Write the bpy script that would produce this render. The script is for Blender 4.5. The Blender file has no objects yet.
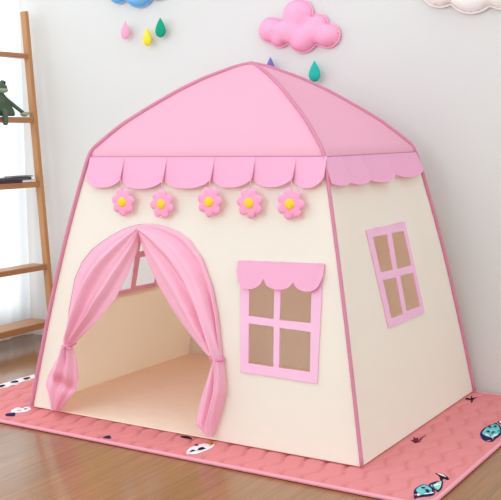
import bpy, bmesh, math, random
from math import sin, cos, pi, sqrt, hypot
from mathutils import Vector, Matrix
from mathutils.geometry import delaunay_2d_cdt

random.seed(4)
S = bpy.context.scene
C = S.collection

# ------------------------------------------------------------------ camera
cd = bpy.data.cameras.new('camera')
cam = bpy.data.objects.new('camera', cd)
C.objects.link(cam)
cd.sensor_fit = 'HORIZONTAL'
cd.sensor_width = 36.0
cd.lens = 36.0 * 984.24 / 501.0
cd.clip_start = 0.05
R_ = Vector((0.8516, 0.5242, -0.0095)); U_ = Vector((-0.0533, 0.1046, 0.9931)); F_ = Vector((-0.5205, 0.8456, -0.1172))
F_.normalize(); R_ = (R_ - R_.dot(F_) * F_).normalized(); U_ = R_.cross(F_)
M = Matrix((R_, U_, -F_)).transposed().to_4x4()
M.translation = Vector((1.83538, -3.02052, 0.97145))
cam.matrix_world = M
S.camera = cam

# ------------------------------------------------------------------ world, lights, exposure
w = bpy.data.worlds.new('world'); S.world = w; w.use_nodes = True
bg = w.node_tree.nodes['Background']
bg.inputs['Color'].default_value = (0.90, 0.975, 1.0, 1)
bg.inputs['Strength'].default_value = 1.43

def area(name, loc, target, sx, sy, power, col):
    l = bpy.data.lights.new(name, 'AREA'); l.shape = 'RECTANGLE'
    l.size = sx; l.size_y = sy; l.energy = power; l.color = col
    o = bpy.data.objects.new(name, l); C.objects.link(o)
    o.location = loc
    o.rotation_euler = (Vector(target) - Vector(loc)).to_track_quat('-Z', 'Y').to_euler()
    return o
area('daylight_outside_left_window', (-2.75, -1.0, 1.25), (0, -1.0, 1.25), 3.6, 3.6, 56, (0.90, 0.96, 1.0))
area('daylight_from_room_front', (-0.6, -4.9, 2.4), (0, 0, 0.4), 2.0, 2.0, 47, (0.95, 0.99, 1.0))

S.cycles.max_bounces = 16; S.cycles.diffuse_bounces = 12; S.cycles.transmission_bounces = 12; S.cycles.transparent_max_bounces = 12
vs = S.view_settings
vs.view_transform = 'Standard'; vs.look = 'None'; vs.gamma = 1.0; vs.use_curve_mapping = False
vs.exposure = -0.06

# ------------------------------------------------------------------ materials
def lin(c):
    return tuple(((v / 255) / 12.92 if v / 255 <= 0.04045 else ((v / 255 + 0.055) / 1.055) ** 2.4) for v in c) + (1,)

def new_mat(name):
    m = bpy.data.materials.new(name); m.use_nodes = True
    return m, m.node_tree.nodes, m.node_tree.links, m.node_tree.nodes['Principled BSDF']

def plain(name, rgb, rough=0.7, spec=0.3, var=0.06, scale=30.0, bump=0.0, bscale=400.0):
    """one colour with a little procedural variation and optional fine bump"""
    m, N, L, b = new_mat(name)
    b.inputs['Roughness'].default_value = rough
    b.inputs['Specular IOR Level'].default_value = spec
    tc = N.new('ShaderNodeTexCoord')
    nz = N.new('ShaderNodeTexNoise'); nz.inputs['Scale'].default_value = scale; nz.inputs['Detail'].default_value = 3
    L.new(tc.outputs['Object'], nz.inputs['Vector'])
    mx = N.new('ShaderNodeMix'); mx.data_type = 'RGBA'
    c = lin(rgb)
    mx.inputs['A'].default_value = tuple(max(0, v * (1 - var)) for v in c[:3]) + (1,)
    mx.inputs['B'].default_value = tuple(min(1, v * (1 + var)) for v in c[:3]) + (1,)
    L.new(nz.outputs['Fac'], mx.inputs['Factor']); L.new(mx.outputs['Result'], b.inputs['Base Color'])
    if bump:
        n2 = N.new('ShaderNodeTexNoise'); n2.inputs['Scale'].default_value = bscale
        L.new(tc.outputs['Object'], n2.inputs['Vector'])
        bp = N.new('ShaderNodeBump'); bp.inputs['Strength'].default_value = bump; bp.inputs['Distance'].default_value = 0.002
        L.new(n2.outputs['Fac'], bp.inputs['Height']); L.new(bp.outputs['Normal'], b.inputs['Normal'])
    return m

def cloth(name, rgb, trans_rgb=None, trans=0.3, wr=0.15, wscale=6.0, var=0.03):
    """woven cloth that lets some light through"""
    m = plain(name, rgb, 0.85, 0.1, var, 9.0)
    N, L = m.node_tree.nodes, m.node_tree.links
    b = N['Principled BSDF']; out = N['Material Output']
    tl = N.new('ShaderNodeBsdfTranslucent'); tl.inputs['Color'].default_value = lin(trans_rgb or rgb)
    ms = N.new('ShaderNodeMixShader'); ms.inputs['Fac'].default_value = trans
    L.new(b.outputs['BSDF'], ms.inputs[1]); L.new(tl.outputs['BSDF'], ms.inputs[2]); L.new(ms.outputs['Shader'], out.inputs['Surface'])
    tc = N.new('ShaderNodeTexCoord')
    nz = N.new('ShaderNodeTexNoise'); nz.inputs['Scale'].default_value = wscale; nz.inputs['Detail'].default_value = 2
    L.new(tc.outputs['Object'], nz.inputs['Vector'])
    bp = N.new('ShaderNodeBump'); bp.inputs['Strength'].default_value = wr; bp.inputs['Distance'].default_value = 0.02
    L.new(nz.outputs['Fac'], bp.inputs['Height'])
    L.new(bp.outputs['Normal'], b.inputs['Normal']); L.new(bp.outputs['Normal'], tl.inputs['Normal'])
    return m

def wood(name, c1, c2, rough=0.45, scale=1.0, axis='Y', spec=0.4):
    m, N, L, b = new_mat(name)
    b.inputs['Roughness'].default_value = rough; b.inputs['Specular IOR Level'].default_value = spec
    tc = N.new('ShaderNodeTexCoord'); mp = N.new('ShaderNodeMapping')
    st = {'X': (2, 30, 30), 'Y': (30, 2, 30), 'Z': (30, 30, 2)}[axis]
    mp.inputs['Scale'].default_value = tuple(v * scale for v in st)
    nz = N.new('ShaderNodeTexNoise'); nz.inputs['Scale'].default_value = 1.5; nz.inputs['Detail'].default_value = 5
    L.new(tc.outputs['Object'], mp.inputs['Vector']); L.new(mp.outputs['Vector'], nz.inputs['Vector'])
    mx = N.new('ShaderNodeMix'); mx.data_type = 'RGBA'
    mx.inputs['A'].default_value = lin(c1); mx.inputs['B'].default_value = lin(c2)
    L.new(nz.outputs['Fac'], mx.inputs['Factor']); L.new(mx.outputs['Result'], b.inputs['Base Color'])
    return m

def floor_wood():
    m, N, L, b = new_mat('wood_floor')
    b.inputs['Roughness'].default_value = 0.2; b.inputs['Specular IOR Level'].default_value = 0.5
    b.inputs['Coat Weight'].default_value = 0.3; b.inputs['Coat Roughness'].default_value = 0.12
    tc = N.new('ShaderNodeTexCoord')
    mp = N.new('ShaderNodeMapping'); mp.inputs['Rotation'].default_value = (0, 0, pi / 2)
    br = N.new('ShaderNodeTexBrick'); br.inputs['Scale'].default_value = 1.0
    br.inputs['Brick Width'].default_value = 1.1; br.inputs['Row Height'].default_value = 0.115
    br.inputs['Mortar Size'].default_value = 0.0012; br.inputs['Mortar Smooth'].default_value = 0.3
    br.inputs['Color1'].default_value = lin((156, 108, 64)); br.inputs['Color2'].default_value = lin((142, 96, 55))
    br.inputs['Mortar'].default_value = lin((120, 88, 58))
    L.new(tc.outputs['Object'], mp.inputs['Vector']); L.new(mp.outputs['Vector'], br.inputs['Vector'])
    mg = N.new('ShaderNodeMapping'); mg.inputs['Scale'].default_value = (45, 2.2, 1)
    nz = N.new('ShaderNodeTexNoise'); nz.inputs['Scale'].default_value = 1.6; nz.inputs['Detail'].default_value = 6
    L.new(tc.outputs['Object'], mg.inputs['Vector']); L.new(mg.outputs['Vector'], nz.inputs['Vector'])
    rp = N.new('ShaderNodeMapRange'); rp.inputs['From Min'].default_value = 0.3; rp.inputs['From Max'].default_value = 0.7
    rp.inputs['To Min'].default_value = 0.80; rp.inputs['To Max'].default_value = 1.14
    L.new(nz.outputs['Fac'], rp.inputs['Value'])
    mx = N.new('ShaderNodeVectorMath'); mx.operation = 'SCALE'
    L.new(br.outputs['Color'], mx.inputs[0]); L.new(rp.outputs['Result'], mx.inputs['Scale'])
    L.new(mx.outputs['Vector'], b.inputs['Base Color'])
    return m

MAT = dict(
    wall=plain('white_wall_paint', (217, 215, 212), 0.9, 0.1, 0.012, 2.5, 0.05, 160),
    floor=floor_wood(),
    cream=cloth('cream_canvas', (250, 252, 250), (255, 244, 222), 0.43, 0.10, 5.0, 0.012),
    floor_sheet=cloth('beige_floor_cloth', (250, 231, 210), (240, 210, 180), 0.02, 0.3, 7.0, 0.02),
    roof=cloth('pink_canvas', (244, 190, 212), (252, 205, 218), 0.3, 0.08, 5.0, 0.012),
    valance=cloth('pink_valance_cloth', (244, 180, 210), (245, 165, 205), 0.15, 0.08, 7.0, 0.012),
    sleeve=cloth('pink_piping', (214, 138, 162), (214, 138, 162), 0.05, 0.3, 60.0, 0.04),
    frame=cloth('pink_window_trim', (250, 200, 228), (246, 186, 222), 0.12, 0.08, 9.0, 0.02),
    curtain=cloth('pink_curtain_cloth', (250, 196, 217), (252, 190, 212), 0.22, 0.2, 14.0, 0.02),
    tie=cloth('pink_ribbon', (240, 150, 188), None, 0.05, 0.3, 80.0),
    petal=plain('pink_felt', (252, 165, 200), 0.95, 0.05, 0.05, 120, 0.4, 500),
    button=plain('yellow_felt', (246, 206, 56), 0.8, 0.1, 0.08, 120, 0.3, 500),
    string=plain('pink_thread', (236, 172, 196), 0.9, 0.05),
    mat=cloth('coral_quilt', (222, 137, 139), None, 0.0, 0.15, 30.0, 0.03),
    mat_edge=cloth('pink_binding', (236, 160, 174), None, 0.0, 0.15, 50.0, 0.03),
    print_white=plain('white_print', (243, 236, 238), 0.9, 0.05),
    print_navy=plain('navy_print', (40, 44, 88), 0.9, 0.05),
    print_black=plain('dark_print', (50, 30, 40), 0.9, 0.05),
    print_teal=plain('teal_print', (112, 196, 196), 0.9, 0.05),
    print_mint=plain('mint_print', (150, 214, 190), 0.9, 0.05),
    print_maroon=plain('maroon_print', (110, 40, 52), 0.9, 0.05),
    print_ochre=plain('ochre_print', (226, 150, 70), 0.9, 0.05),
    ladder=wood('oak_wood', (170, 116, 68), (198, 144, 94), 0.45, 1.0, 'Z'),
    shelf=wood('oak_shelf_wood', (160, 106, 62), (186, 132, 84), 0.4, 1.0, 'Y'),
    frog=plain('green_plush', (92, 106, 88), 0.95, 0.05, 0.18, 60, 0.8, 300),
    frog_dress=plain('dark_green_knit', (84, 100, 80), 0.95, 0.05, 0.12, 80, 0.8, 400),
    frog_light=plain('pale_green_plush', (160, 172, 148), 0.95, 0.05, 0.15, 60, 0.8, 300),
    eye=plain('black_bead', (22, 24, 24), 0.2, 0.5),
    cloud_pink=plain('pink_cloud_felt', (252, 172, 204), 0.95, 0.05, 0.03, 60, 0.25, 260),
    cloud_blue=plain('blue_cloud_felt', (122, 186, 236), 0.95, 0.05, 0.03, 60, 0.25, 260),
    cloud_white=plain('white_cloud_felt', (248, 245, 240), 0.95, 0.05, 0.02, 60, 0.25, 260),
    drop_pink=plain('pink_drop_felt', (248, 168, 198), 0.9, 0.05, 0.04, 60, 0.2, 260),
    drop_yellow=plain('yellow_drop_felt', (234, 222, 62), 0.9, 0.05, 0.04, 60, 0.2, 260),
    drop_green=plain('green_drop_felt', (32, 158, 122), 0.9, 0.05, 0.04, 60, 0.2, 260),
    drop_teal=plain('teal_drop_felt', (46, 180, 164), 0.9, 0.05, 0.04, 60, 0.2, 260),
    drop_violet=plain('violet_drop_felt', (128, 108, 176), 0.9, 0.05, 0.04, 60, 0.2, 260),
    paper=plain('white_paper', (236, 234, 228), 0.8, 0.1),
    cover_grey=plain('charcoal_cover', (74, 80, 86), 0.5, 0.3),
    cover_maroon=plain('maroon_cover', (92, 52, 66), 0.5, 0.3),
    cover_silver=plain('grey_cover', (150, 152, 150), 0.5, 0.3),
    white_metal=plain('white_window_paint', (240, 242, 245), 0.5, 0.3),
)
def sheer():
    m, N, L, b = new_mat('sheer_white_voile')
    out = N['Material Output']
    b.inputs['Base Color'].default_value = (0.9, 0.93, 0.95, 1); b.inputs['Roughness'].default_value = 0.9
    tl = N.new('ShaderNodeBsdfTranslucent'); tl.inputs['Color'].default_value = (0.93, 0.96, 0.98, 1)
    m1 = N.new('ShaderNodeMixShader'); m1.inputs['Fac'].default_value = 0.75
    L.new(b.outputs['BSDF'], m1.inputs[1]); L.new(tl.outputs['BSDF'], m1.inputs[2])
    tr = N.new('ShaderNodeBsdfTransparent')
    m2 = N.new('ShaderNodeMixShader'); m2.inputs['Fac'].default_value = 0.12
    L.new(m1.outputs['Shader'], m2.inputs[1]); L.new(tr.outputs['BSDF'], m2.inputs[2]); L.new(m2.outputs['Shader'], out.inputs['Surface'])
    return m
MAT['sheer'] = sheer()
def glass():
    m, N, L, b = new_mat('window_glass')
    out = N['Material Output']
    gl = N.new('ShaderNodeBsdfGlossy'); gl.inputs['Roughness'].default_value = 0.02
    tr = N.new('ShaderNodeBsdfTransparent'); ms = N.new('ShaderNodeMixShader'); ms.inputs['Fac'].default_value = 0.06
    L.new(tr.outputs['BSDF'], ms.inputs[1]); L.new(gl.outputs['BSDF'], ms.inputs[2]); L.new(ms.outputs['Shader'], out.inputs['Surface'])
    return m
MAT['glass'] = glass()

# ------------------------------------------------------------------ helpers
def link(name, bm, mats, parent=None, smooth=False, loc=None, solid=0.0, soffset=0.0):
    me = bpy.data.meshes.new(name)
    bmesh.ops.recalc_face_normals(bm, faces=bm.faces) if not solid else None
    bm.to_mesh(me); bm.free()
    if not isinstance(mats, (list, tuple)): mats = [mats]
    for k in mats: me.materials.append(MAT[k])
    if smooth:
        for p in me.polygons: p.use_smooth = True
    o = bpy.data.objects.new(name, me); C.objects.link(o)
    if loc: o.location = loc
    if parent: o.parent = parent
    if solid:
        md = o.modifiers.new('thickness', 'SOLIDIFY'); md.thickness = solid; md.offset = soffset
        es = o.modifiers.new('crisp_edges', 'EDGE_SPLIT'); es.split_angle = 0.7
    return o

def tag(o, label=None, cat=None, group=None, kind=None):
    if label: o['label'] = label
    if cat: o['category'] = cat
    if group: o['group'] = group
    if kind: o['kind'] = kind
    return o

def thing(name, label, cat, loc=(0, 0, 0), group=None):
    o = bpy.data.objects.new(name, None); C.objects.link(o)
    o.location = loc; o.empty_display_size = 0.05
    return tag(o, label, cat, group)

def struct(name, bm, m, parent=None, smooth=False):
    o = link(name, bm, m, parent, smooth)
    o['kind'] = 'structure'
    return o

def box(bm, c, s, rot=None, bevel=0.0):
    r = bmesh.ops.create_cube(bm, size=1.0)
    vs_ = r['verts']
    bmesh.ops.scale(bm, vec=s, verts=vs_)
    if bevel:
        ed = list({e for v in vs_ for e in v.link_edges})
        rb = bmesh.ops.bevel(bm, geom=ed, offset=bevel, segments=2, affect='EDGES', profile=0.5)
        vs_ = list({v for f in rb['faces'] for v in f.verts} | {v for v in vs_ if v.is_valid})
    if rot is not None: bmesh.ops.rotate(bm, cent=(0, 0, 0), matrix=rot, verts=vs_)
    bmesh.ops.translate(bm, vec=c, verts=vs_)
    return vs_

def tube(bm, pts, rad, seg=10, closed=False):
    pts = [Vector(p) for p in pts]; n = len(pts)
    rad = rad if isinstance(rad, (list, tuple)) else [rad] * n
    rings = []; prev = None
    for i in range(n):
        a = pts[i - 1] if (i > 0 or closed) else pts[0]
        b = pts[(i + 1) % n] if (i < n - 1 or closed) else pts[-1]
        t = (b - a).normalized()
        if prev is None:
            up = Vector((0, 0, 1)) if abs(t.z) < 0.9 else Vector((1, 0, 0))
            u = t.cross(up).normalized()
        else:
            u = (prev - prev.dot(t) * t).normalized()
        prev = u; v = t.cross(u)
        rings.append([bm.verts.new(pts[i] + rad[i] * (cos(2 * pi * k / seg) * u + sin(2 * pi * k / seg) * v)) for k in range(seg)])
    for i in range(n if closed else n - 1):
        A, B = rings[i], rings[(i + 1) % n]
        for k in range(seg): bm.faces.new((A[k], A[(k + 1) % seg], B[(k + 1) % seg], B[k]))
    if not closed:
        bm.faces.new(rings[0][::-1]); bm.faces.new(rings[-1])

def inside(pt, poly):
    x, y = pt; r = False; n = len(poly)
    for i in range(n):
        x1, y1 = poly[i]; x2, y2 = poly[i - 1]
        if (y1 > y) != (y2 > y) and x < (x2 - x1) * (y - y1) / (y2 - y1) + x1: r = not r
    return r

def dense(poly, step):
    out = []
    for i in range(len(poly)):
        a = poly[i]; b = poly[(i + 1) % len(poly)]
        k = max(1, int(math.ceil(hypot(b[0] - a[0], b[1] - a[1]) / step)))
        for j in range(k): out.append((a[0] + (b[0] - a[0]) * j / k, a[1] + (b[1] - a[1]) * j / k))
    return out

def edge_dist(pt, poly):
    best = 1e9; x, y = pt
    for i in range(len(poly)):
        x1, y1 = poly[i - 1]; x2, y2 = poly[i]
        dx, dy = x2 - x1, y2 - y1; l2 = dx * dx + dy * dy
        t = 0 if l2 == 0 else max(0, min(1, ((x - x1) * dx + (y - y1) * dy) / l2))
        d = hypot(x - x1 - t * dx, y - y1 - t * dy)
        if d < best: best = d
    return best

def flat_mesh(outline, holes, step):
    """triangulates a 2-D outline with holes; returns points and triangles"""
    loops = [dense(outline, step)] + [dense(h, step) for h in holes]
    pts, edges = [], []
    for lp in loops:
        s = len(pts); pts += lp
        edges += [(s + i, s + (i + 1) % len(lp)) for i in range(len(lp))]
    xs = [p[0] for p in outline]; ys = [p[1] for p in outline]
    nx = int((max(xs) - min(xs)) / step) + 1; ny = int((max(ys) - min(ys)) / step) + 1
    for i in range(nx + 1):
        for j in range(ny + 1):
            q = (min(xs) + (i + 0.5 * (j % 2)) * step, min(ys) + j * step)
            if inside(q, outline) and not any(inside(q, h) for h in holes):
                if min(edge_dist(q, l) for l in [outline] + holes) > step * 0.4: pts.append(q)
    r = delaunay_2d_cdt([Vector(p) for p in pts], edges, [], 0, 1e-6)
    V = [tuple(v) for v in r[0]]
    T = []
    for f in r[2]:
        c = (sum(V[i][0] for i in f) / len(f), sum(V[i][1] for i in f) / len(f))
        if inside(c, outline) and not any(inside(c, h) for h in holes): T.append(tuple(f))
    return V, T

def sheet(name, outline, holes, mapf, step, m, parent, solid=0.003, smooth=True, soffset=0.0):
    V, T = flat_mesh(outline, holes, step)
    bm = bmesh.new()
    vs_ = [bm.verts.new(mapf(*v)) for v in V]
    for t in T:
        try: bm.faces.new([vs_[i] for i in t])
        except ValueError: pass
    for v in [v for v in bm.verts if not v.link_faces]: bm.verts.remove(v)
    bmesh.ops.recalc_face_normals(bm, faces=bm.faces)
    return link(name, bm, m, parent, smooth, None, solid, soffset)

# ------------------------------------------------------------------ the room
FZ = -0.012                      # floor level; the quilted mat's top is at z = 0
WY = 0.53                        # back wall
WX = -1.69                       # left (window) wall
bm = bmesh.new(); box(bm, (0.6, -1.6, FZ - 0.05), (4.9, 4.5, 0.1)); struct('floor', bm, 'floor')
bm = bmesh.new(); box(bm, (0.63, WY + 0.05, 1.3), (4.84, 0.1, 2.7)); struct('wall_back', bm, 'wall')
wb = bmesh.new()
box(wb, (WX - 0.05, -3.3, 1.3), (0.1, 1.2, 2.7))
box(wb, (WX - 0.05, -1.085, 2.5), (0.1, 3.23, 0.3))
box(wb, (WX - 0.05, -1.085, 0.015), (0.1, 3.23, 0.13))
struct('wall_left', wb, 'wall')
wf = bmesh.new()
for y in (0.507, -0.56, -1.62, -2.68): box(wf, (WX - 0.05, y, 1.215), (0.06, 0.045, 2.27), None, 0.004)
for z in (0.10, 2.33): box(wf, (WX - 0.05, -1.085, z), (0.06, 3.2, 0.045), None, 0.004)
win1 = struct('window_1', wf, 'white_metal')
gb = bmesh.new(); box(gb, (WX - 0.05, -1.085, 1.215), (0.006, 3.16, 2.2)); g_ = link('pane', gb, 'glass', win1)

# sheer curtain across the window
ct = thing('window_curtain', 'sheer white floor-length curtain hanging over the bright window behind the wooden ladder shelf', 'curtain', (-1.63, -1.1, FZ))
bm = bmesh.new(); cols = []
n = 260
for i in range(n + 1):
    y = 0.505 - 3.1 * i / n
    ph = y * 2 * pi / 0.16
    a = 0.010 * sin(ph + 0.8 * sin(y * 5)) + 0.004 * sin(ph * 2.3 + 1)
    cols.append([bm.verts.new((a * (0.55 + 0.45 * k / 6), y + 1.1, 0.006 + 2.42 * (1 - k / 6))) for k in range(7)])
for i in range(n):
    for k in range(6): bm.faces.new((cols[i][k], cols[i + 1][k], cols[i + 1][k + 1], cols[i][k + 1]))
link('curtain_cloth', bm, 'sheer', ct, True)
bm = bmesh.new(); tube(bm, [(0, 1.62, 2.44), (0, -2.05, 2.44)], 0.012); link('curtain_rod', bm, 'white_metal', ct, True)

# ------------------------------------------------------------------ quilted mat
MX0, MX1, MY0, MY1 = -1.0, 0.925, -0.66, 0.505
def mat_h(x, y):
    d = min(x - MX0, MX1 - x, y - MY0, MY1 - y)
    sp = 0.068
    u = (x + 0.012 * sin(2 * pi * y / 0.13) + 0.004 * sin(2 * pi * y / 0.31 + 1)) / sp
    f = abs((u % 1.0) - 0.5) * 2           # 1 at the seam
    q = max(0.0, f - 0.78) / 0.22
    seam = -0.0042 * f ** 3 - 0.0046 * q
    k = min(1.0, max(0, d) / 0.03)
    return seam * k - 0.001 + 0.0005 * sin(x * 37 + y * 21)

mt = thing('play_mat', 'coral pink quilted play mat with printed motifs lying on the wooden floor under the tent', 'mat', (0, 0, FZ))
off = -FZ
bm = bmesh.new()
nx, ny = 520, 150
rc = 0.06
grid = []
for i in range(nx + 1):
    row = []
    for j in range(ny + 1):
        x = MX0 + (MX1 - MX0) * i / nx; y = MY0 + (MY1 - MY0) * j / ny
        # rounded corners: pull points in towards the corner circle
        for cx, cy, sx, sy in ((MX1 - rc, MY0 + rc, 1, -1), (MX0 + rc, MY0 + rc, -1, -1)):
            dx, dy = (x - cx) * sx, (y - cy) * sy
            if dx > 0 and dy > 0:
                m_ = max(dx, dy); r_ = hypot(dx, dy)
                x = cx + sx * dx * m_ / r_; y = cy + sy * dy * m_ / r_
        row.append(bm.verts.new((x, y, off + mat_h(x, y))))
    grid.append(row)
for i in range(nx):
    for j in range(ny): bm.faces.new((grid[i][j], grid[i + 1][j], grid[i + 1][j + 1], grid[i][j + 1]))
ring = [grid[i][0] for i in range(nx)] + [grid[nx][j] for j in range(ny)] + [grid[i][ny] for i in range(nx, 0, -1)] + [grid[0][j] for j in range(ny, 0, -1)]
rim = [v.co.copy() for v in ring]
low = [bm.verts.new((v.co.x, v.co.y, 0.001)) for v in ring]
for i in range(len(ring)):
    k = (i + 1) % len(ring); bm.faces.new((ring[i], low[i], low[k], ring[k]))
bm.faces.new(low[::-1])
link('quilt', bm, 'mat', mt, True)
bm = bmesh.new()
step_pts = [Vector((v.x, v.y, 0.0068)) for v in rim[::3]]
tube(bm, step_pts, 0.0062, 8, True)
link('edge_binding', bm, 'mat_edge', mt, True)

def rounded(poly):
    for _ in range(2):
        q = []
        for i in range(len(poly)):
            a, b = poly[i], poly[(i + 1) % len(poly)]
            q += [(0.8 * a[0] + 0.2 * b[0], 0.8 * a[1] + 0.2 * b[1]), (0.2 * a[0] + 0.8 * b[0], 0.2 * a[1] + 0.8 * b[1])]
        poly = q
    return poly
def motif(label, layers):
    """printed picture on the mat: layers of (outline, material) lying on the quilt"""
    bm = bmesh.new(); mats = []
    for li, (poly, m) in enumerate(layers):
        if len(poly) != 12: poly = rounded(poly)
        if m not in mats: mats.append(m)
        V, T = flat_mesh(poly, [], 0.008)
        vv = [bm.verts.new((x, y, off + mat_h(x, y) + 0.0010 + 0.0009 * li)) for x, y in V]
        for t in T:
            try:
                f = bm.faces.new([vv[i] for i in t]); f.material_index = mats.index(m)
            except ValueError: pass
    for v in [v for v in bm.verts if not v.link_faces]: bm.verts.remove(v)
    o = link('printed_motif', bm, mats, mt, False)
    o['label'] = label
def disc(cx, cy, rx, ry=None, rot=0.0, n=12):
    ry = ry or rx
    return [(cx + rx * cos(2 * pi * k / n) * cos(rot) - ry * sin(2 * pi * k / n) * sin(rot), cy + rx * cos(2 * pi * k / n) * sin(rot) + ry * sin(2 * pi * k / n) * cos(rot)) for k in range(n)]
motif('teal boat print with navy hull', [
    ([(0.848, -0.577), (0.852, -0.522), (0.885, -0.53), (0.908, -0.565), (0.912, -0.597), (0.872, -0.632)], 'print_navy'),
    ([(0.853, -0.574), (0.857, -0.53), (0.884, -0.538), (0.902, -0.568), (0.888, -0.585), (0.865, -0.593)], 'print_teal'),
    ([(0.866, -0.594), (0.888, -0.588), (0.905, -0.57), (0.908, -0.577), (0.89, -0.6), (0.869, -0.603)], 'print_white'),
    (disc(0.868, -0.556, 0.006), 'print_navy'), (disc(0.884, -0.566, 0.006), 'print_navy')])
motif('mint egg print with navy outline', [
    ([(0.868, -0.524), (0.868, -0.485), (0.878, -0.462), (0.892, -0.464), (0.912, -0.528), (0.914, -0.568), (0.897, -0.54)], 'print_navy'),
    ([(0.873, -0.522), (0.873, -0.487), (0.881, -0.471), (0.89, -0.472), (0.905, -0.52), (0.908, -0.55), (0.894, -0.53)], 'print_mint'),
    ([(0.875, -0.508), (0.897, -0.5), (0.9, -0.51), (0.878, -0.517)], 'print_white')])
motif('white and black bird print', [
    ([(0.846, -0.418), (0.874, -0.418), (0.906, -0.436), (0.884, -0.445), (0.886, -0.469), (0.868, -0.437)], 'print_black'),
    ([(0.853, -0.421), (0.873, -0.423), (0.892, -0.435), (0.874, -0.434)], 'print_white')])
motif('teal leaf print with navy dots', [
    ([(0.837, 0.003), (0.83, 0.102), (0.856, 0.15), (0.9, 0.06), (0.906, -0.012), (0.878, -0.072)], 'print_navy'),
    ([(0.843, 0.01), (0.838, 0.098), (0.856, 0.138), (0.893, 0.055), (0.897, 0.0), (0.876, -0.02), (0.86, -0.01)], 'print_teal'),
    ([(0.86, -0.005), (0.876, -0.016), (0.897, 0.006), (0.893, 0.022), (0.876, 0.0), (0.858, 0.008)], 'print_white'),
    (disc(0.857, 0.035, 0.005, 0.009), 'print_navy'), (disc(0.872, 0.045, 0.005, 0.009), 'print_navy'), (disc(0.886, 0.052, 0.004, 0.008), 'print_navy'),
    (disc(0.850, 0.075, 0.005, 0.009), 'print_navy'), (disc(0.865, 0.085, 0.005, 0.009), 'print_navy'), (disc(0.857, 0.115, 0.005, 0.008), 'print_navy')])
motif('white bird print', [([(0.846, 0.158), (0.852, 0.19), (0.88, 0.16), (0.89, 0.135), (0.866, 0.141)], 'print_black'),
    ([(0.851, 0.162), (0.855, 0.18), (0.877, 0.156), (0.88, 0.144), (0.866, 0.147)], 'print_white')])
motif('dark red bird print', [
    ([(0.673, -0.177), (0.679, -0.163), (0.664, -0.125), (0.682, -0.15), (0.67, -0.098), (0.686, -0.141), (0.696, -0.08), (0.694, -0.152), (0.703, -0.172), (0.687, -0.178)], 'print_maroon')])
motif('dark bird print at mat corner by the wall', [
    ([(0.662, 0.37), (0.654, 0.40), (0.668, 0.41), (0.66, 0.45), (0.676, 0.415), (0.69, 0.43), (0.684, 0.395), (0.69, 0.365), (0.674, 0.385)], 'print_black')])
motif('white cow print with black spots', [
    ([(0.116, -0.625), (0.104, -0.57), (0.126, -0.512), (0.158, -0.515), (0.17, -0.563), (0.158, -0.636)], 'print_white'),
    (disc(0.142, -0.572, 0.011, 0.02), 'print_black'), (disc(0.128, -0.6, 0.008, 0.013), 'print_black'), (disc(0.112, -0.556, 0.005, 0.009), 'print_black'), (disc(0.148, -0.526, 0.005, 0.008), 'print_black')])
motif('navy triangle print', [([(-0.205, -0.643), (-0.2, -0.603), (-0.162, -0.638)], 'print_navy')])
motif('white rabbit face print', [
    ([(-0.688, -0.565), (-0.7, -0.52), (-0.674, -0.49), (-0.64, -0.505), (-0.628, -0.546), (-0.652, -0.577)], 'print_white'),
    (disc(-0.672, -0.535, 0.005, 0.008), 'print_navy'), (disc(-0.655, -0.522, 0.005, 0.008), 'print_navy'), (disc(-0.655, -0.548, 0.004, 0.006), 'print_black')])
motif('navy blob print', [([(-0.672, -0.603), (-0.682, -0.578), (-0.668, -0.565), (-0.645, -0.58), (-0.628, -0.602), (-0.652, -0.622)], 'print_navy')])
motif('white border print with black spots', [
    ([(-0.996, -0.45), (-0.996, -0.08), (-0.955, -0.08), (-0.95, -0.45)], 'print_white'),
    (disc(-0.974, -0.325, 0.010, 0.018), 'print_black'), (disc(-0.976, -0.255, 0.010, 0.02), 'print_navy'),
    (disc(-0.972, -0.19, 0.010, 0.018), 'print_black'), (disc(-0.974, -0.125, 0.010, 0.018), 'print_black')])
motif('ochre spot print', [(disc(0.133, -0.503, 0.02, 0.012), 'print_ochre')])
motif('black spot print', [(disc(0.034, -0.502, 0.022, 0.012), 'print_black')])

# ------------------------------------------------------------------ play tent
HB, HE, HA = 0.0, 0.9166, 1.2175
PX = -0.014                     # the peak sits a little left of centre
BX, BY, EX, EY = 0.65, 0.489, 0.4545, 0.3542
BOW = 0.011
def hx(z): return BX + (EX - BX) * z / HE
def hy(z): return BY + (EY - BY) * z / HE
def bow(z):
    t = max(0.0, min(1.0, z / HE)); return BOW * 4 * t * (1 - t) * (0.75 + 0.5 * t)
NF = Vector((0, -HE, -(BY - EY))).normalized() * -1
NF = Vector((0, -HE, (BY - EY))).normalized()
NR = Vector((HE, 0, (BX - EX))).normalized()
def on_front(x, z, o=0.0, sgn=1):
    k = abs(x) / hx(z)
    b = bow(z) * min(1.0, k) ** 5
    X = x * (1 + b / hx(z)) if k > 0.5 else x * (1 + b / hx(z))
    p = Vector((X, -(hy(z) + b), z)) + NF * o
    return Vector((p.x, p.y * sgn, p.z))
def on_back(x, z, o=0.0): return on_front(x, z, o, -1)
def on_right(y, z, o=0.0, sgn=1):
    k = abs(y) / hy(z)
    b = bow(z) * min(1.0, k) ** 5
    p = Vector((hx(z) + b, y * (1 + b / hy(z)), z)) + NR * o
    return Vector((p.x * sgn, p.y, p.z))
def on_left(y, z, o=0.0): return on_right(y, z, o, -1)

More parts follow.
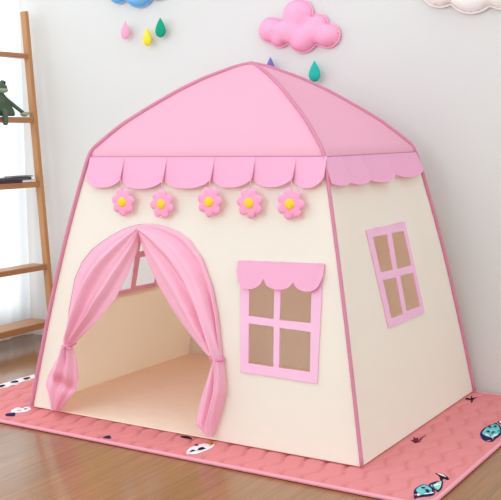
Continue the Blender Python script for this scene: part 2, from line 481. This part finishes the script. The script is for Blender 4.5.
tent = thing('play_tent', 'cream and pink children\'s playhouse tent with scalloped roof edge standing on the coral mat', 'tent')
GB = 0.004
door_arch = [(-0.512, GB), (-0.515, 0.12), (-0.512, 0.219), (-0.505, 0.26), (-0.497, 0.36), (-0.479, 0.473), (-0.452, 0.531), (-0.415, 0.575), (-0.372, 0.605), (-0.335, 0.627), (-0.28, 0.653), (-0.226, 0.668),
             (-0.171, 0.672), (-0.121, 0.667), (-0.062, 0.65), (-0.012, 0.622), (0.045, 0.567), (0.091, 0.48), (0.117, 0.396), (0.138, 0.281), (0.132, 0.12), (0.12, GB)]
ZT = 0.9166
f_out = [(-hx(GB), GB)] + door_arch + [(hx(GB), GB), (hx(ZT), ZT), (-hx(ZT), ZT)]
f_win = [(0.2, 0.555), (0.475, 0.565), (0.48, 0.24), (0.225, 0.243)]
front = sheet('front_wall', f_out, [f_win], lambda x, z: on_front(x, z), 0.03, 'cream', tent, 0.0025)
s_win = [(-0.155, 0.65), (0.132, 0.652), (0.155, 0.36), (-0.126, 0.358)]
s_out = [(-hy(GB), GB), (hy(GB), GB), (hy(ZT), ZT), (-hy(ZT), ZT)]
side_r = sheet('side_wall', s_out, [s_win], lambda y, z: on_right(y, z), 0.03, 'cream', tent, 0.0025)
side_l = sheet('side_wall', s_out, [s_win], lambda y, z: on_left(y, z), 0.03, 'cream', tent, 0.0025)
b_out = [(-hx(GB), GB), (hx(GB), GB), (hx(ZT), ZT), (-hx(ZT), ZT)]
sheet('back_wall', b_out, [], lambda x, z: on_back(x, z), 0.04, 'cream', tent, 0.0025)
bm = bmesh.new(); box(bm, (0, 0, 0.0035), (2 * BX - 0.005, 2 * BY - 0.005, 0.004), None, 0.001)
link('floor_sheet', bm, 'floor_sheet', tent)

# window frames (openings in the trim are the panes)
fw_out = [(0.189, 0.572), (0.480, 0.581), (0.490, 0.225), (0.218, 0.228)]
fw_holes = [[(0.227, 0.545), (0.318, 0.548), (0.326, 0.402), (0.235, 0.404)], [(0.341, 0.548), (0.447, 0.550), (0.454, 0.402), (0.347, 0.401)],
            [(0.237, 0.381), (0.328, 0.379), (0.336, 0.257), (0.245, 0.258)], [(0.349, 0.378), (0.456, 0.376), (0.463, 0.257), (0.356, 0.257)]]
sheet('window_frame', fw_out, fw_holes, lambda x, z: on_front(x, z, 0.004), 0.025, 'frame', front, 0.004)
def scallops(xs, ztop, zn, zb, zt_r=None, n=10):
    """bottom line of a row of scallops from left to right"""
    out = []
    for i in range(len(xs) - 1):
        a, b = xs[i], xs[i + 1]
        for k in range(n + 1):
            t = k / n
            s_ = max(0.0, 1 - abs(2 * t - 1) ** 2.4) ** 0.62
            na = zn[i] * (1 - t) + zn[i + 1] * t
            out.append((a + (b - a) * t, na + (zb[i] - na) * s_))
    return out
aw_low = scallops([0.186, 0.287, 0.392, 0.487], 0, [0.538, 0.522, 0.519, 0.545], [0.487, 0.493, 0.495])
aw = [(0.487, 0.582), (0.185, 0.573)] + aw_low
def awn_map(x, z): return on_front(x, z, 0.008 + 0.16 * max(0, 0.575 - z))
wa = sheet('window_awning', aw, [], awn_map, 0.015, 'valance', front, 0.003)
sw_out = [(-0.170, 0.662), (0.145, 0.664), (0.169, 0.348), (-0.140, 0.346)]
sw_holes = [[(-0.132, 0.637), (-0.018, 0.636), (-0.024, 0.52), (-0.122, 0.522)], [(0.018, 0.636), (0.122, 0.634), (0.133, 0.516), (0.010, 0.517)],
            [(-0.118, 0.497), (-0.012, 0.493), (-0.009, 0.371), (-0.108, 0.372)], [(0.022, 0.493), (0.135, 0.491), (0.143, 0.374), (0.020, 0.376)]]
sheet('window_frame', sw_out, sw_holes, lambda y, z: on_right(y, z, 0.004), 0.025, 'frame', side_r, 0.004)
sheet('window_frame', sw_out, sw_holes, lambda y, z: on_left(y, z, 0.004), 0.025, 'frame', side_l, 0.004)

# roof: four cloth panels between the curved poles, ending at the seam line just under the eaves
PROF = [(1.0, 0.0), (0.89, 0.170), (0.80, 0.300), (0.68, 0.440), (0.57, 0.560), (0.447, 0.688), (0.30, 0.818), (0.18, 0.903), (0.09, 0.965), (0.0, 1.0)]
def roof_z(q):
    for (a, ga), (b, gb) in zip(PROF[:-1], PROF[1:]):
        if a >= q >= b:
            t = (a - q) / (a - b); return HE + (HA - HE) * (ga + (gb - ga) * t)
    return HE
SEAM = 0.897
bm = bmesh.new()
NQ, NS = 26, 20
for side in range(4):
    cs = [(-1, -1), (1, -1), (1, 1), (-1, 1)]; a = cs[side]; b = cs[(side + 1) % 4]
    rows = []
    for i in range(NQ + 2):
        row = []
        for j in range(NS + 1):
            t = j / NS
            q = 1.0
            if i == 0:
                z = SEAM; X, Y = hx(z), hy(z)
            else:
                q = 1 - (i - 1) / NQ; z = roof_z(q); X, Y = EX * q, EY * q
            x = X * (a[0] * (1 - t) + b[0] * t) + (PX * (1 - q) if i > 1 else 0); y = Y * (a[1] * (1 - t) + b[1] * t)
            # cloth pulled flat between poles: sags in a little
            if i > 1:
                q = 1 - (i - 1) / NQ; sg = 0.012 * sin(pi * q) * (4 * t * (1 - t))
                z -= sg
            row.append(bm.verts.new((x, y, z)))
        rows.append(row)
    for i in range(NQ + 1):
        for j in range(NS):
            v = [rows[i][j], rows[i][j + 1], rows[i + 1][j + 1], rows[i + 1][j]]
            bm.faces.new(v)
bmesh.ops.remove_doubles(bm, verts=bm.verts, dist=1e-5)
bmesh.ops.dissolve_degenerate(bm, edges=bm.edges, dist=1e-6)
bmesh.ops.recalc_face_normals(bm, faces=bm.faces)
link('roof', bm, 'roof', tent, True, None, 0.003, 1.0)

# scalloped valances: each flap a tongue of cloth hanging from the seam, overlapping its neighbour a little
def valance(divs, zseam, znotch, zbot, mapf, m='valance', hang=0.12, lab=None):
    bm = bmesh.new()
    for i in range(len(divs) - 1):
        a, b = divs[i] - 0.002, divs[i + 1] + 0.002
        nu, nv = 18, 9
        cols = []
        for k in range(nu + 1):
            t = k / nu
            s_ = max(0.0, 1 - abs(2 * t - 1) ** 2.3) ** 0.8
            zl = znotch[i] + (zbot[i] - znotch[i]) * s_
            col = []
            for l in range(nv + 1):
                f = l / nv
                z = zseam(t * b + (1 - t) * a) * (1 - f) + zl * f
                d = zseam(0) - z
                o = 0.0055 + max(0, d) * hang + 0.011 * f * (t - 0.4) + 0.004 * f * sin(pi * t)
                edge = 0.0012 if (k in (0, nu)) else 0.0
                col.append(bm.verts.new(mapf(a + (b - a) * t, z, o - edge)))
            cols.append(col)
        for k in range(nu):
            for l in range(nv): bm.faces.new((cols[k][l], cols[k][l + 1], cols[k + 1][l + 1], cols[k + 1][l]))
    return link('valance', bm, m, tent, True, None, 0.0025, 1.0)
fd = [-0.452, -0.304, -0.124, 0.066, 0.220, 0.366, 0.470]
def fseam(x): return 0.8985 + 0.006 * x
valance(fd, fseam, [0.815, 0.816, 0.822, 0.828, 0.833, 0.836], [0.788, 0.787, 0.792, 0.799, 0.803, 0.803], on_front)
valance([-0.47, -0.366, -0.22, -0.066, 0.124, 0.304, 0.46], lambda x: 0.898, [0.83] * 6, [0.792] * 6, on_back)
sd = [-0.365, -0.253, -0.108, 0.093, 0.352]
valance(sd, lambda x: 0.899, [0.818, 0.819, 0.822, 0.836], [0.806, 0.803, 0.802, 0.81], on_right, 'valance', 0.16)
valance([-0.365, -0.253, -0.108, 0.093, 0.352], lambda x: 0.899, [0.83] * 4, [0.80] * 4, on_left, 'valance', 0.16)

# stitched seam where the roof meets the valance
for mp_, hw in ((on_front, hx(0.899)), (on_back, hx(0.899)), (on_right, hy(0.899)), (on_left, hy(0.899))):
    bm = bmesh.new()
    tube(bm, [mp_(-hw + 2 * hw * k / 20, (fseam(-hw + 2 * hw * k / 20) if mp_ is on_front else 0.8995), 0.0078) for k in range(21)], 0.0016, 6)
    link('roof_seam', bm, 'sleeve', tent, True)

# pole sleeves: from each foot up the corner and over the roof to the peak
for sx, sy in ((-1, -1), (1, -1), (1, 1), (-1, 1)):
    pts = []
    for i in range(40):
        z = 0.004 + (HE - 0.004) * i / 40
        b = bow(z)
        pts.append((sx * (hx(z) + b + 0.004), sy * (hy(z) + b + 0.004), z))
    for i in range(49):
        q = 1 - i / 48; k = 0.004 * min(1, q * 4); pts.append((sx * (EX * q + k) + PX * (1 - q), sy * (EY * q + k), roof_z(q)))
    pts = [Vector(p) + Vector((0, 0, 0.002)) for p in pts]
    # smooth the kink at the eaves
    for _ in range(2):
        pts = [pts[0]] + [(pts[i - 1] + pts[i] * 2 + pts[i + 1]) / 4 for i in range(1, len(pts) - 1)] + [pts[-1]]
    bm = bmesh.new(); tube(bm, pts, 0.006 if (sx, sy) == (1, -1) else 0.0076, 10)
    link('pole_sleeve', bm, 'sleeve', tent, True)
bm = bmesh.new()
bmesh.ops.create_uvsphere(bm, u_segments=12, v_segments=8, radius=0.011, matrix=Matrix.Translation((PX, 0, HA + 0.002)) @ Matrix.Diagonal((1, 1, 0.7, 1)))
link('peak_cap', bm, 'sleeve', tent, True)
# little loop at the peak
bm = bmesh.new(); tube(bm, [(PX + 0.004 + 0.006 * cos(t), -0.016, HA - 0.004 + 0.006 * sin(t)) for t in [2 * pi * k / 12 for k in range(12)]], 0.002, 6, True)
link('hanging_loop', bm, 'tie', tent, True)

# piping round the door arch
bm = bmesh.new(); tube(bm, [on_front(x, z, 0.003) for x, z in dense(door_arch, 0.03)[2:-22]], 0.0028, 6)
link('door_piping', bm, 'sleeve', front, True)

# door curtains: gathered at the tie, flaring above and below it
def interp(pl, t):
    L = [0]
    for a, b in zip(pl[:-1], pl[1:]): L.append(L[-1] + hypot(b[0] - a[0], b[1] - a[1]))
    d = t * L[-1]
    for i in range(len(pl) - 1):
        if d <= L[i + 1] + 1e-9:
            f = (d - L[i]) / max(1e-9, L[i + 1] - L[i])
            return (pl[i][0] + (pl[i + 1][0] - pl[i][0]) * f, pl[i][1] + (pl[i + 1][1] - pl[i][1]) * f)
    return pl[-1]
def door_curtain(top_o, top_i, bot_o, bot_i, nf, seed, tie_pt, crease):
    rnd = random.Random(seed)
    ph = [rnd.uniform(0, 6.28) for _ in range(4)]
    bm = bmesh.new(); rows = []
    NU, NV1, NV2 = 48, 44, 30
    for r in range(NV1 + NV2 + 1):
        if r <= NV1:
            v = r / NV1; o = interp(top_o, v); i_ = interp(top_i, v)
            g = v ** 1.5                                   # gathering grows to the tie
        else:
            v = (r - NV1) / NV2; o = interp(bot_o, v); i_ = interp(bot_i, v)
            g = 1 - 0.55 * min(1, v * 1.6)
        row = []
        for k in range(NU + 1):
            u = k / NU
            amp = (0.004 + 0.017 * (g if r > NV1 else min(1, v * 1.3))) * (0.25 + 0.75 * sin(pi * min(1, u * 1.0 + 0.08)))
            f = sin(2 * pi * nf * u + ph[0] + 0.8 * sin(3 * v)) + 0.5 * sin(2 * pi * nf * 1.9 * u + ph[1] + 1.1 * v)
            bulge = 0.030 * sin(pi * u) * (0.35 + 0.65 * (1 - g) if r <= NV1 else 0.5 + 0.6 * sin(pi * min(1, v)))
            d = 0.006 + 0.022 * (g if r <= NV1 else 1.0) * min(1, u * 3 + 0.15) + amp * f * (1 if u > 0.02 else 0) + bulge * 0.8
            if r > NV1 and crease:
                d += (-0.020 * math.exp(-((v - 0.56 - 0.08 * (u - .5)) / 0.07) ** 2) + 0.014 * math.exp(-((v - 0.38) / 0.15) ** 2)) * sin(pi * u) ** 0.7
            ds = d - amp * f * (1 if u > 0.02 else 0)
            d = max(0.004, d)
            x = o[0] + (i_[0] - o[0]) * u; z = o[1] + (i_[1] - o[1]) * u
            x += 0.6 * ds                                  # outlines were measured on the wall plane, the cloth hangs in front of it
            row.append(bm.verts.new(on_front(x, max(0.012, z), d)))
        rows.append(row)
    for r in range(len(rows) - 1):
        for k in range(NU):
            try: bm.faces.new((rows[r][k], rows[r][k + 1], rows[r + 1][k + 1], rows[r + 1][k]))
            except ValueError: pass
    c = link('door_curtain', bm, 'curtain', tent, True, None, 0.002)
    # ribbon round the gather
    bt = bmesh.new()
    p = on_front(tie_pt[0] + 0.017, tie_pt[1], 0.028)
    ax = tie_pt[2]
    pts = []
    for k in range(20):
        t = 2 * pi * k / 20
        pts.append(p + Vector((cos(ax), 0, sin(ax))) * (0.019 * cos(t)) + Vector((0, -1, 0)) * (0.026 * sin(t)))
    tube(bt, pts, 0.0045, 8, True)
    if crease: tube(bt, [p + Vector((0.010, -0.022, -0.002)), p + Vector((0.024, -0.026, -0.004)), p + Vector((0.032, -0.026, -0.010))], [0.004, 0.0035, 0.002], 6)
    link('curtain_tie', bt, 'tie', c, True)
arc_l = [(-0.226, 0.668), (-0.28, 0.653), (-0.335, 0.627), (-0.372, 0.605), (-0.415, 0.575), (-0.452, 0.531), (-0.479, 0.473), (-0.497, 0.36), (-0.508, 0.27), (-0.5, 0.243)]
arc_r = [(-0.226, 0.668), (-0.171, 0.674), (-0.121, 0.669), (-0.062, 0.652), (-0.012, 0.625), (0.045, 0.567), (0.091, 0.48), (0.117, 0.396), (0.138, 0.30), (0.137, 0.268)]
door_curtain(arc_l, [(-0.218, 0.64), (-0.226, 0.578), (-0.258, 0.499), (-0.303, 0.417), (-0.38, 0.329), (-0.476, 0.242)],
             [(-0.5, 0.243), (-0.516, 0.222), (-0.55, 0.173), (-0.579, 0.123), (-0.588, 0.094), (-0.573, 0.054), (-0.548, 0.012)],
             [(-0.476, 0.242), (-0.468, 0.222), (-0.452, 0.19), (-0.44, 0.139), (-0.442, 0.098), (-0.479, 0.055), (-0.515, 0.012)], 2.6, 3, (-0.489, 0.242, 0.2), True)
door_curtain(arc_r, [(-0.224, 0.64), (-0.177, 0.547), (-0.129, 0.477), (-0.057, 0.394), (0.013, 0.326), (0.085, 0.269), (0.113, 0.262)],
             [(0.137, 0.268), (0.15, 0.240), (0.163, 0.200), (0.168, 0.165), (0.158, 0.11), (0.148, 0.07), (0.130, 0.014)],
             [(0.113, 0.262), (0.104, 0.225), (0.085, 0.165), (0.070, 0.110), (0.062, 0.06), (0.062, 0.045), (0.1, 0.024)], 2.3, 8, (0.125, 0.264, -0.2), False)

# ------------------------------------------------------------------ felt flowers hanging from the notches of the valance
def petals_bm(rad, n=7, rot=0.0):
    bm = bmesh.new()
    lobes = [(0.69 * rad * cos(rot + 2 * pi * k / n), 0.69 * rad * sin(rot + 2 * pi * k / n), 0.31 * rad) for k in range(n)] + [(0, 0, 0.55 * rad)]
    m_ = 112; out = []
    for k in range(m_):
        a = 2 * pi * k / m_; best = 0
        for cx, cy, r in lobes:
            b = cx * cos(a) + cy * sin(a); q = b * b - (cx * cx + cy * cy - r * r)
            if q >= 0: best = max(best, b + sqrt(q))
        out.append((best * cos(a), best * sin(a)))
    V, T = flat_mesh(out, [], rad * 0.16)
    def h(x, y):
        e = edge_dist((x, y), out); return 0.0035 * sqrt(max(0.0, min(1.0, e / (0.2 * rad)))) + 0.0012
    top = [bm.verts.new((x, -h(x, y), y)) for x, y in V]; bot = [bm.verts.new((x, 0.0012, y)) for x, y in V]
    for t in T:
        bm.faces.new([top[i] for i in t]); bm.faces.new([bot[i] for i in reversed(t)])
    n0 = len(V)
    be = [e for e in bm.edges if len(e.link_faces) == 1]
    bmesh.ops.bridge_loops(bm, edges=be)
    return bm
flower_at = [(-0.277, 0.746, 0.20, 'first pink felt flower from the left under the tent\'s front valance, nearest the left pole'),
             (-0.113, 0.744, 0.55, 'second pink felt flower from the left, hanging above the peak of the door arch'),
             (0.077, 0.756, 0.10, 'middle one of the five pink felt flowers under the front valance'),
             (0.227, 0.757, 0.32, 'fourth pink felt flower from the left, hanging above the front window\'s left edge'),
             (0.373, 0.758, 0.0, 'rightmost pink felt flower under the front valance, nearest the front corner pole')]
for k, (x, z, rot, lab) in enumerate(flower_at):
    base = Vector((x, -0.409 + 0.004 * 0, z))
    fl = thing('felt_flower', lab, 'flower', base, 'felt flowers hanging from the tent valance')
    link('petals', petals_bm(0.0485, 7, rot), 'petal', fl, True)
    bm = bmesh.new()
    bmesh.ops.create_uvsphere(bm, u_segments=20, v_segments=12, radius=0.017, matrix=Matrix.Translation((-0.001, -0.0045, 0)) @ Matrix.Diagonal((1, 0.42, 1, 1)))
    link('button', bm, 'button', fl, True)
    nz_ = [0.828, 0.831, 0.837, 0.843, 0.848][k]
    top = on_front(fd[k + 1], nz_ + 0.004, 0.029) - base
    bm = bmesh.new(); tube(bm, [Vector((0, 0.001, 0.034)), (Vector((0, 0.001, 0.034)) + top) / 2 + Vector((0.001, 0, 0)), top], 0.0014, 6)
    link('string', bm, 'string', fl, True)

# ------------------------------------------------------------------ felt clouds and raindrops on the back wall
def cloud(name, lobes, centre, m, label, depth=0.05, back=WY, step=0.012, asp=1.0):
    """stuffed cloud: union of round lobes (x, z, r), swollen, with creases where lobes meet"""
    cx0, cz0 = centre
    n = 220; out = []
    for k in range(n):
        a = 2 * pi * k / n; best = 0.01
        for x, z, r in lobes:
            x = (x - cx0) / asp; z -= cz0
            b = x * cos(a) + z * sin(a); q = b * b - (x * x + z * z - r * r)
            if q >= 0: best = max(best, b + sqrt(q))
        out.append((best * cos(a), best * sin(a)))
    # soften the notches a little
    for _ in range(1):
        out = [((out[i - 1][0] + 2 * out[i][0] + out[(i + 1) % n][0]) / 4, (out[i - 1][1] + 2 * out[i][1] + out[(i + 1) % n][1]) / 4) for i in range(n)]
    t = thing(name, label, 'wall decoration', (cx0, back, cz0))
    V, T = flat_mesh(out, [], step)
    rm = max(r for _, _, r in lobes)
    def h(x, z):
        e = edge_dist((x, z), out)
        hb = sqrt(max(0, 1 - (1 - min(1, e / 0.05)) ** 2))
        hl = 0
        for lx, lz, r in lobes:
            d = hypot(x - (lx - cx0) / asp, z - (lz - cz0))
            if d < r: hl = max(hl, sqrt(1 - (d / r) ** 2) * (r / rm) ** 0.7)
        return depth * (0.4 * hb + 0.6 * hl * min(1, e / 0.012))
    bm = bmesh.new()
    y0 = -0.012
    top = [bm.verts.new((x * asp, y0 - h(x, z), z)) for x, z in V]
    bot = [bm.verts.new((x * asp, min(-0.002, y0 + 0.25 * h(x, z)), z)) for x, z in V]
    for f in T:
        bm.faces.new([top[i] for i in f]); bm.faces.new([bot[i] for i in reversed(f)])
    bmesh.ops.remove_doubles(bm, verts=bm.verts, dist=1e-5)
    link('stuffed_body', bm, m, t, True)
    bm = bmesh.new(); tube(bm, [(x * asp, y0, z) for x, z in out[::2]], 0.004, 6, True)
    link('edge_seam', bm, m, t, True)
    return t
cloud('cloud_decoration', [(-0.232, 1.392, 0.050), (-0.192, 1.352, 0.032), (-0.108, 1.444, 0.058), (-0.016, 1.406, 0.034), (0.024, 1.355, 0.047), (-0.085, 1.349, 0.054), (-0.131, 1.385, 0.058), (-0.032, 1.37, 0.048), (-0.172, 1.385, 0.045)],
      (-0.107, 1.385), 'cloud_pink', 'puffy pink felt cloud on the white wall above the tent peak', asp=1.15)
cloud('cloud_decoration', [(-1.02, 1.625, 0.066), (-0.905, 1.625, 0.092), (-0.80, 1.63, 0.072), (-0.96, 1.72, 0.09), (-0.85, 1.73, 0.085)],
      (-0.91, 1.66), 'cloud_blue', 'sky blue felt cloud at the top edge above three raindrops')
cloud('cloud_decoration', [(0.495, 1.515, 0.085), (0.615, 1.505, 0.105), (0.735, 1.505, 0.1), (0.56, 1.59, 0.1), (0.67, 1.6, 0.1)],
      (0.61, 1.54), 'cloud_white', 'puffy white felt cloud in the upper right corner of the wall')

def drop(x, ztip, h, wd, m, label, y=WY - 0.035):
    """stuffed felt raindrop, pointed at the top, with a seam down its middle, held off the wall on a small peg"""
    wd *= 0.8
    t = thing('felt_raindrop', label, 'raindrop decoration', (x, WY, ztip - h), 'felt raindrops on the wall')
    bm = bmesh.new(); rings = []
    n, s = 22, 20
    for i in range(n + 1):
        f = i / n
        r = (wd / 2) * (1.02 * sin(pi * f ** 0.62) ** 0.9) if 0 < f < 1 else 0.0006
        ring = []
        for k in range(s):
            a = 2 * pi * k / s
            ca, sa = cos(a), sin(a)
            d = 0.55 * r * sa
            # ridge in the middle of the front where the two felt halves are sewn
            if sa < 0: d -= 0.12 * r * math.exp(-(ca / 0.18) ** 2)
            ring.append(bm.verts.new((r * ca, (y - WY) + d, h * f)))
        rings.append(ring)
    for i in range(n):
        for k in range(s): bm.faces.new((rings[i][k], rings[i][(k + 1) % s], rings[i + 1][(k + 1) % s], rings[i + 1][k]))
    bm.faces.new(rings[0][::-1]); bm.faces.new(rings[-1])
    link('stuffed_drop', bm, m, t, True)
    bm = bmesh.new(); tube(bm, [(0, -0.001, h * 0.4), (0, (y - WY) + 0.008, h * 0.4)], 0.004, 8)
    link('wall_peg', bm, 'white_metal', t, True)
drop(-0.972, 1.475, 0.080, 0.058, 'drop_pink', 'pale pink felt raindrop on the wall, leftmost below the blue cloud')
drop(-0.850, 1.439, 0.080, 0.056, 'drop_yellow', 'yellow felt raindrop on the wall, lowest below the blue cloud')
drop(-0.778, 1.477, 0.086, 0.064, 'drop_green', 'dark green felt raindrop on the wall, rightmost below the blue cloud')
drop(-0.225, 1.282, 0.085, 0.056, 'drop_violet', 'violet felt raindrop whose tip shows behind the tent peak')
drop(-0.113, 1.217, 0.080, 0.056, 'drop_pink', 'small pink felt raindrop tip peeking over the tent\'s back roof edge')
drop(-0.022, 1.258, 0.084, 0.062, 'drop_teal', 'teal felt raindrop on the wall below the pink cloud')

# ------------------------------------------------------------------ ladder shelf leaning in the corner
def lx(z): return -1.43 - 0.075 * z
PY, LY = 0.46, -0.12
lad = thing('ladder_shelf', 'oak ladder shelf leaning beside the bright window left of the tent', 'shelf', (-1.43, 0.17, FZ))
def L_(p): return Vector(p) - Vector((-1.43, 0.17, FZ))
ang = math.atan(0.075)
rotp = Matrix.Rotation(-ang, 3, 'Y')
for y in (PY, LY):
    bm = bmesh.new()
    z0, z1 = FZ + 0.002, 1.555
    box(bm, L_((lx((z0 + z1) / 2), y, (z0 + z1) / 2)), (0.034, 0.024, (z1 - z0) / cos(ang) - 0.003), rotp, 0.004)
    link('post', bm, 'ladder', lad)
shelf_z = [(1.345, 0.022, 0.045), (1.046, 0.026, 0.082), (0.742, 0.026, 0.09), (0.348, 0.026, 0.09), (0.075, 0.03, 0.13)]
for k, (z, th, dp) in enumerate(shelf_z):
    bm = bmesh.new()
    box(bm, L_((lx(z) + 0.012 - dp / 2, (PY + LY) / 2, z)), (dp, PY - LY - 0.026, th), None, 0.003)
    link('rung' if k == 0 else 'shelf_board', bm, 'shelf', lad)

# books lying on the third shelf
zb = 0.742 + 0.013
def flat_book(name, xc, yc, z, sx, sy, sz, mcover, label):
    t = thing(name, label, 'book', (xc, yc, z))
    bm = bmesh.new(); box(bm, (0.002, 0, sz / 2), (sx - 0.006, sy - 0.006, sz - 0.004)); link('pages', bm, 'paper', t)
    bm = bmesh.new()
    box(bm, (0, 0, 0.001), (sx, sy, 0.002), None, 0.0006); box(bm, (0, 0, sz - 0.001), (sx, sy, 0.002), None, 0.0006); box(bm, (sx / 2 - 0.001, 0, sz / 2), (0.002, sy, sz), None, 0.0006)
    link('cover', bm, mcover, t)
xb = lx(zb) - 0.032
flat_book('book', xb, 0.385, zb + 0.0005, 0.08, 0.085, 0.012, 'paper', 'small white booklet at the right end of the ladder shelf, under the dark books')
flat_book('book', xb, 0.19, zb + 0.0005, 0.08, 0.29, 0.012, 'cover_maroon', 'maroon book lying flat on the ladder shelf beside the white booklet')
flat_book('book', xb, 0.25, zb + 0.013, 0.08, 0.30, 0.012, 'cover_grey', 'charcoal book on top of the maroon book on the ladder shelf')
flat_book('book', xb, 0.355, zb + 0.0255, 0.05, 0.14, 0.006, 'cover_silver', 'thin grey magazine on top of the stack of flat books')

# ------------------------------------------------------------------ plush frog sitting on the second shelf
zs = 1.046 + 0.0142
fx, fy = lx(1.05) - 0.030, 0.262
fr = thing('plush_frog', 'green plush frog sitting on the ladder shelf with one arm resting beside it', 'soft toy', (fx, fy, zs))
def skin_body(name, pts, edges, rads, m, parent, root=0):
    me = bpy.data.meshes.new(name); me.from_pydata(pts, edges, []); me.materials.append(MAT[m])
    o = bpy.data.objects.new(name, me); C.objects.link(o); o.parent = parent
    md = o.modifiers.new('skin', 'SKIN'); md.use_smooth_shade = True
    sk = me.skin_vertices[0].data if me.skin_vertices else None
    if sk is None:
        bmx = bmesh.new(); bmx.from_mesh(me); bmx.verts.layers.skin.verify(); bmx.to_mesh(me); bmx.free()
        sk = me.skin_vertices[0].data
    for i, r in enumerate(rads):
        sk[i].radius = (r, r); sk[i].use_root = (i == root)
    sd_ = o.modifiers.new('smooth', 'SUBSURF'); sd_.levels = 2; sd_.render_levels = 2
    return o
P = [(0, 0, 0.040), (0, 0, 0.065), (0, 0, 0.085), (0.0, 0, 0.108), (0.004, 0, 0.122),
     # arm towards the post, hanging down to the shelf
     (0.0, 0.034, 0.090), (0.010, 0.078, 0.060), (0.016, 0.118, 0.034), (0.018, 0.150, 0.014),
     (0.0, -0.034, 0.090), (0.010, -0.078, 0.060), (0.016, -0.118, 0.034), (0.018, -0.150, 0.014),
     # legs over the shelf front
     (0.020, 0.006, 0.026), (0.060, -0.016, 0.021), (0.066, -0.022, -0.020), (0.068, -0.024, -0.042),
     (0.020, -0.040, 0.026), (0.060, -0.070, 0.021), (0.066, -0.078, -0.020), (0.068, -0.080, -0.042)]
E_ = [(0, 1), (1, 2), (2, 3), (3, 4), (2, 5), (5, 6), (6, 7), (7, 8), (2, 9), (9, 10), (10, 11), (11, 12),
      (0, 13), (13, 14), (14, 15), (15, 16), (0, 17), (17, 18), (18, 19), (19, 20)]
Rr = [0.038, 0.036, 0.030, 0.028, 0.026, 0.013, 0.010, 0.009, 0.010, 0.013, 0.010, 0.009, 0.010, 0.019, 0.016, 0.013, 0.015, 0.019, 0.016, 0.013, 0.015]
skin_body('body', P, E_, Rr, 'frog', fr)
# gathered dress over the body
bm = bmesh.new(); rings = []
for z, r in ((0.004, 0.090), (0.014, 0.094), (0.03, 0.090), (0.055, 0.074), (0.078, 0.054), (0.096, 0.037), (0.106, 0.026)):
    ring = []
    for k in range(40):
        a = 2 * pi * k / 40; rr = r * (1 + 0.035 * sin(9 * a) * (1 - z / 0.11))
        ring.append(bm.verts.new((0.5 * rr * cos(a), rr * sin(a), z)))
    rings.append(ring)
for A, B in zip(rings[:-1], rings[1:]):
    for k in range(40): bm.faces.new((A[k], A[(k + 1) % 40], B[(k + 1) % 40], B[k]))
bm.faces.new(rings[0][::-1]); bm.faces.new(rings[-1])
link('dress', bm, 'frog_dress', fr, True)
bm = bmesh.new()
bmesh.ops.create_uvsphere(bm, u_segments=24, v_segments=14, radius=1.0, matrix=Matrix.Translation((0.008, 0, 0.130)) @ Matrix.Diagonal((0.036, 0.044, 0.027, 1)))
for s_ in (-1, 1):
    bmesh.ops.create_uvsphere(bm, u_segments=14, v_segments=10, radius=0.014, matrix=Matrix.Translation((0.010, s_ * 0.024, 0.153)))
link('head', bm, 'frog', fr, True)
bm = bmesh.new()
bmesh.ops.create_uvsphere(bm, u_segments=20, v_segments=12, radius=1.0, matrix=Matrix.Translation((0.022, 0, 0.120)) @ Matrix.Diagonal((0.026, 0.040, 0.014, 1)))
link('muzzle', bm, 'frog_light', fr, True)
for s_ in (-1, 1):
    bm = bmesh.new()
    bmesh.ops.create_uvsphere(bm, u_segments=10, v_segments=8, radius=0.0065, matrix=Matrix.Translation((0.021, s_ * 0.026, 0.156)))
    link('eye', bm, 'eye', fr, True)
for s_ in (-1, 1):
    bm = bmesh.new()
    bmesh.ops.create_uvsphere(bm, u_segments=14, v_segments=8, radius=1.0, matrix=Matrix.Translation((0.020, s_ * 0.146, 0.013)) @ Matrix.Diagonal((0.017, 0.02, 0.012, 1)))
    for a in (-0.6, 0.0, 0.6):
        p0 = Vector((0.020, s_ * 0.152, 0.012)); dr = Vector((sin(a), s_ * cos(a), 0.4))
        tube(bm, [p0, p0 + dr * 0.014, p0 + dr * 0.022], [0.0065, 0.006, 0.004], 8)
    link('hand', bm, 'frog_light', fr, True)
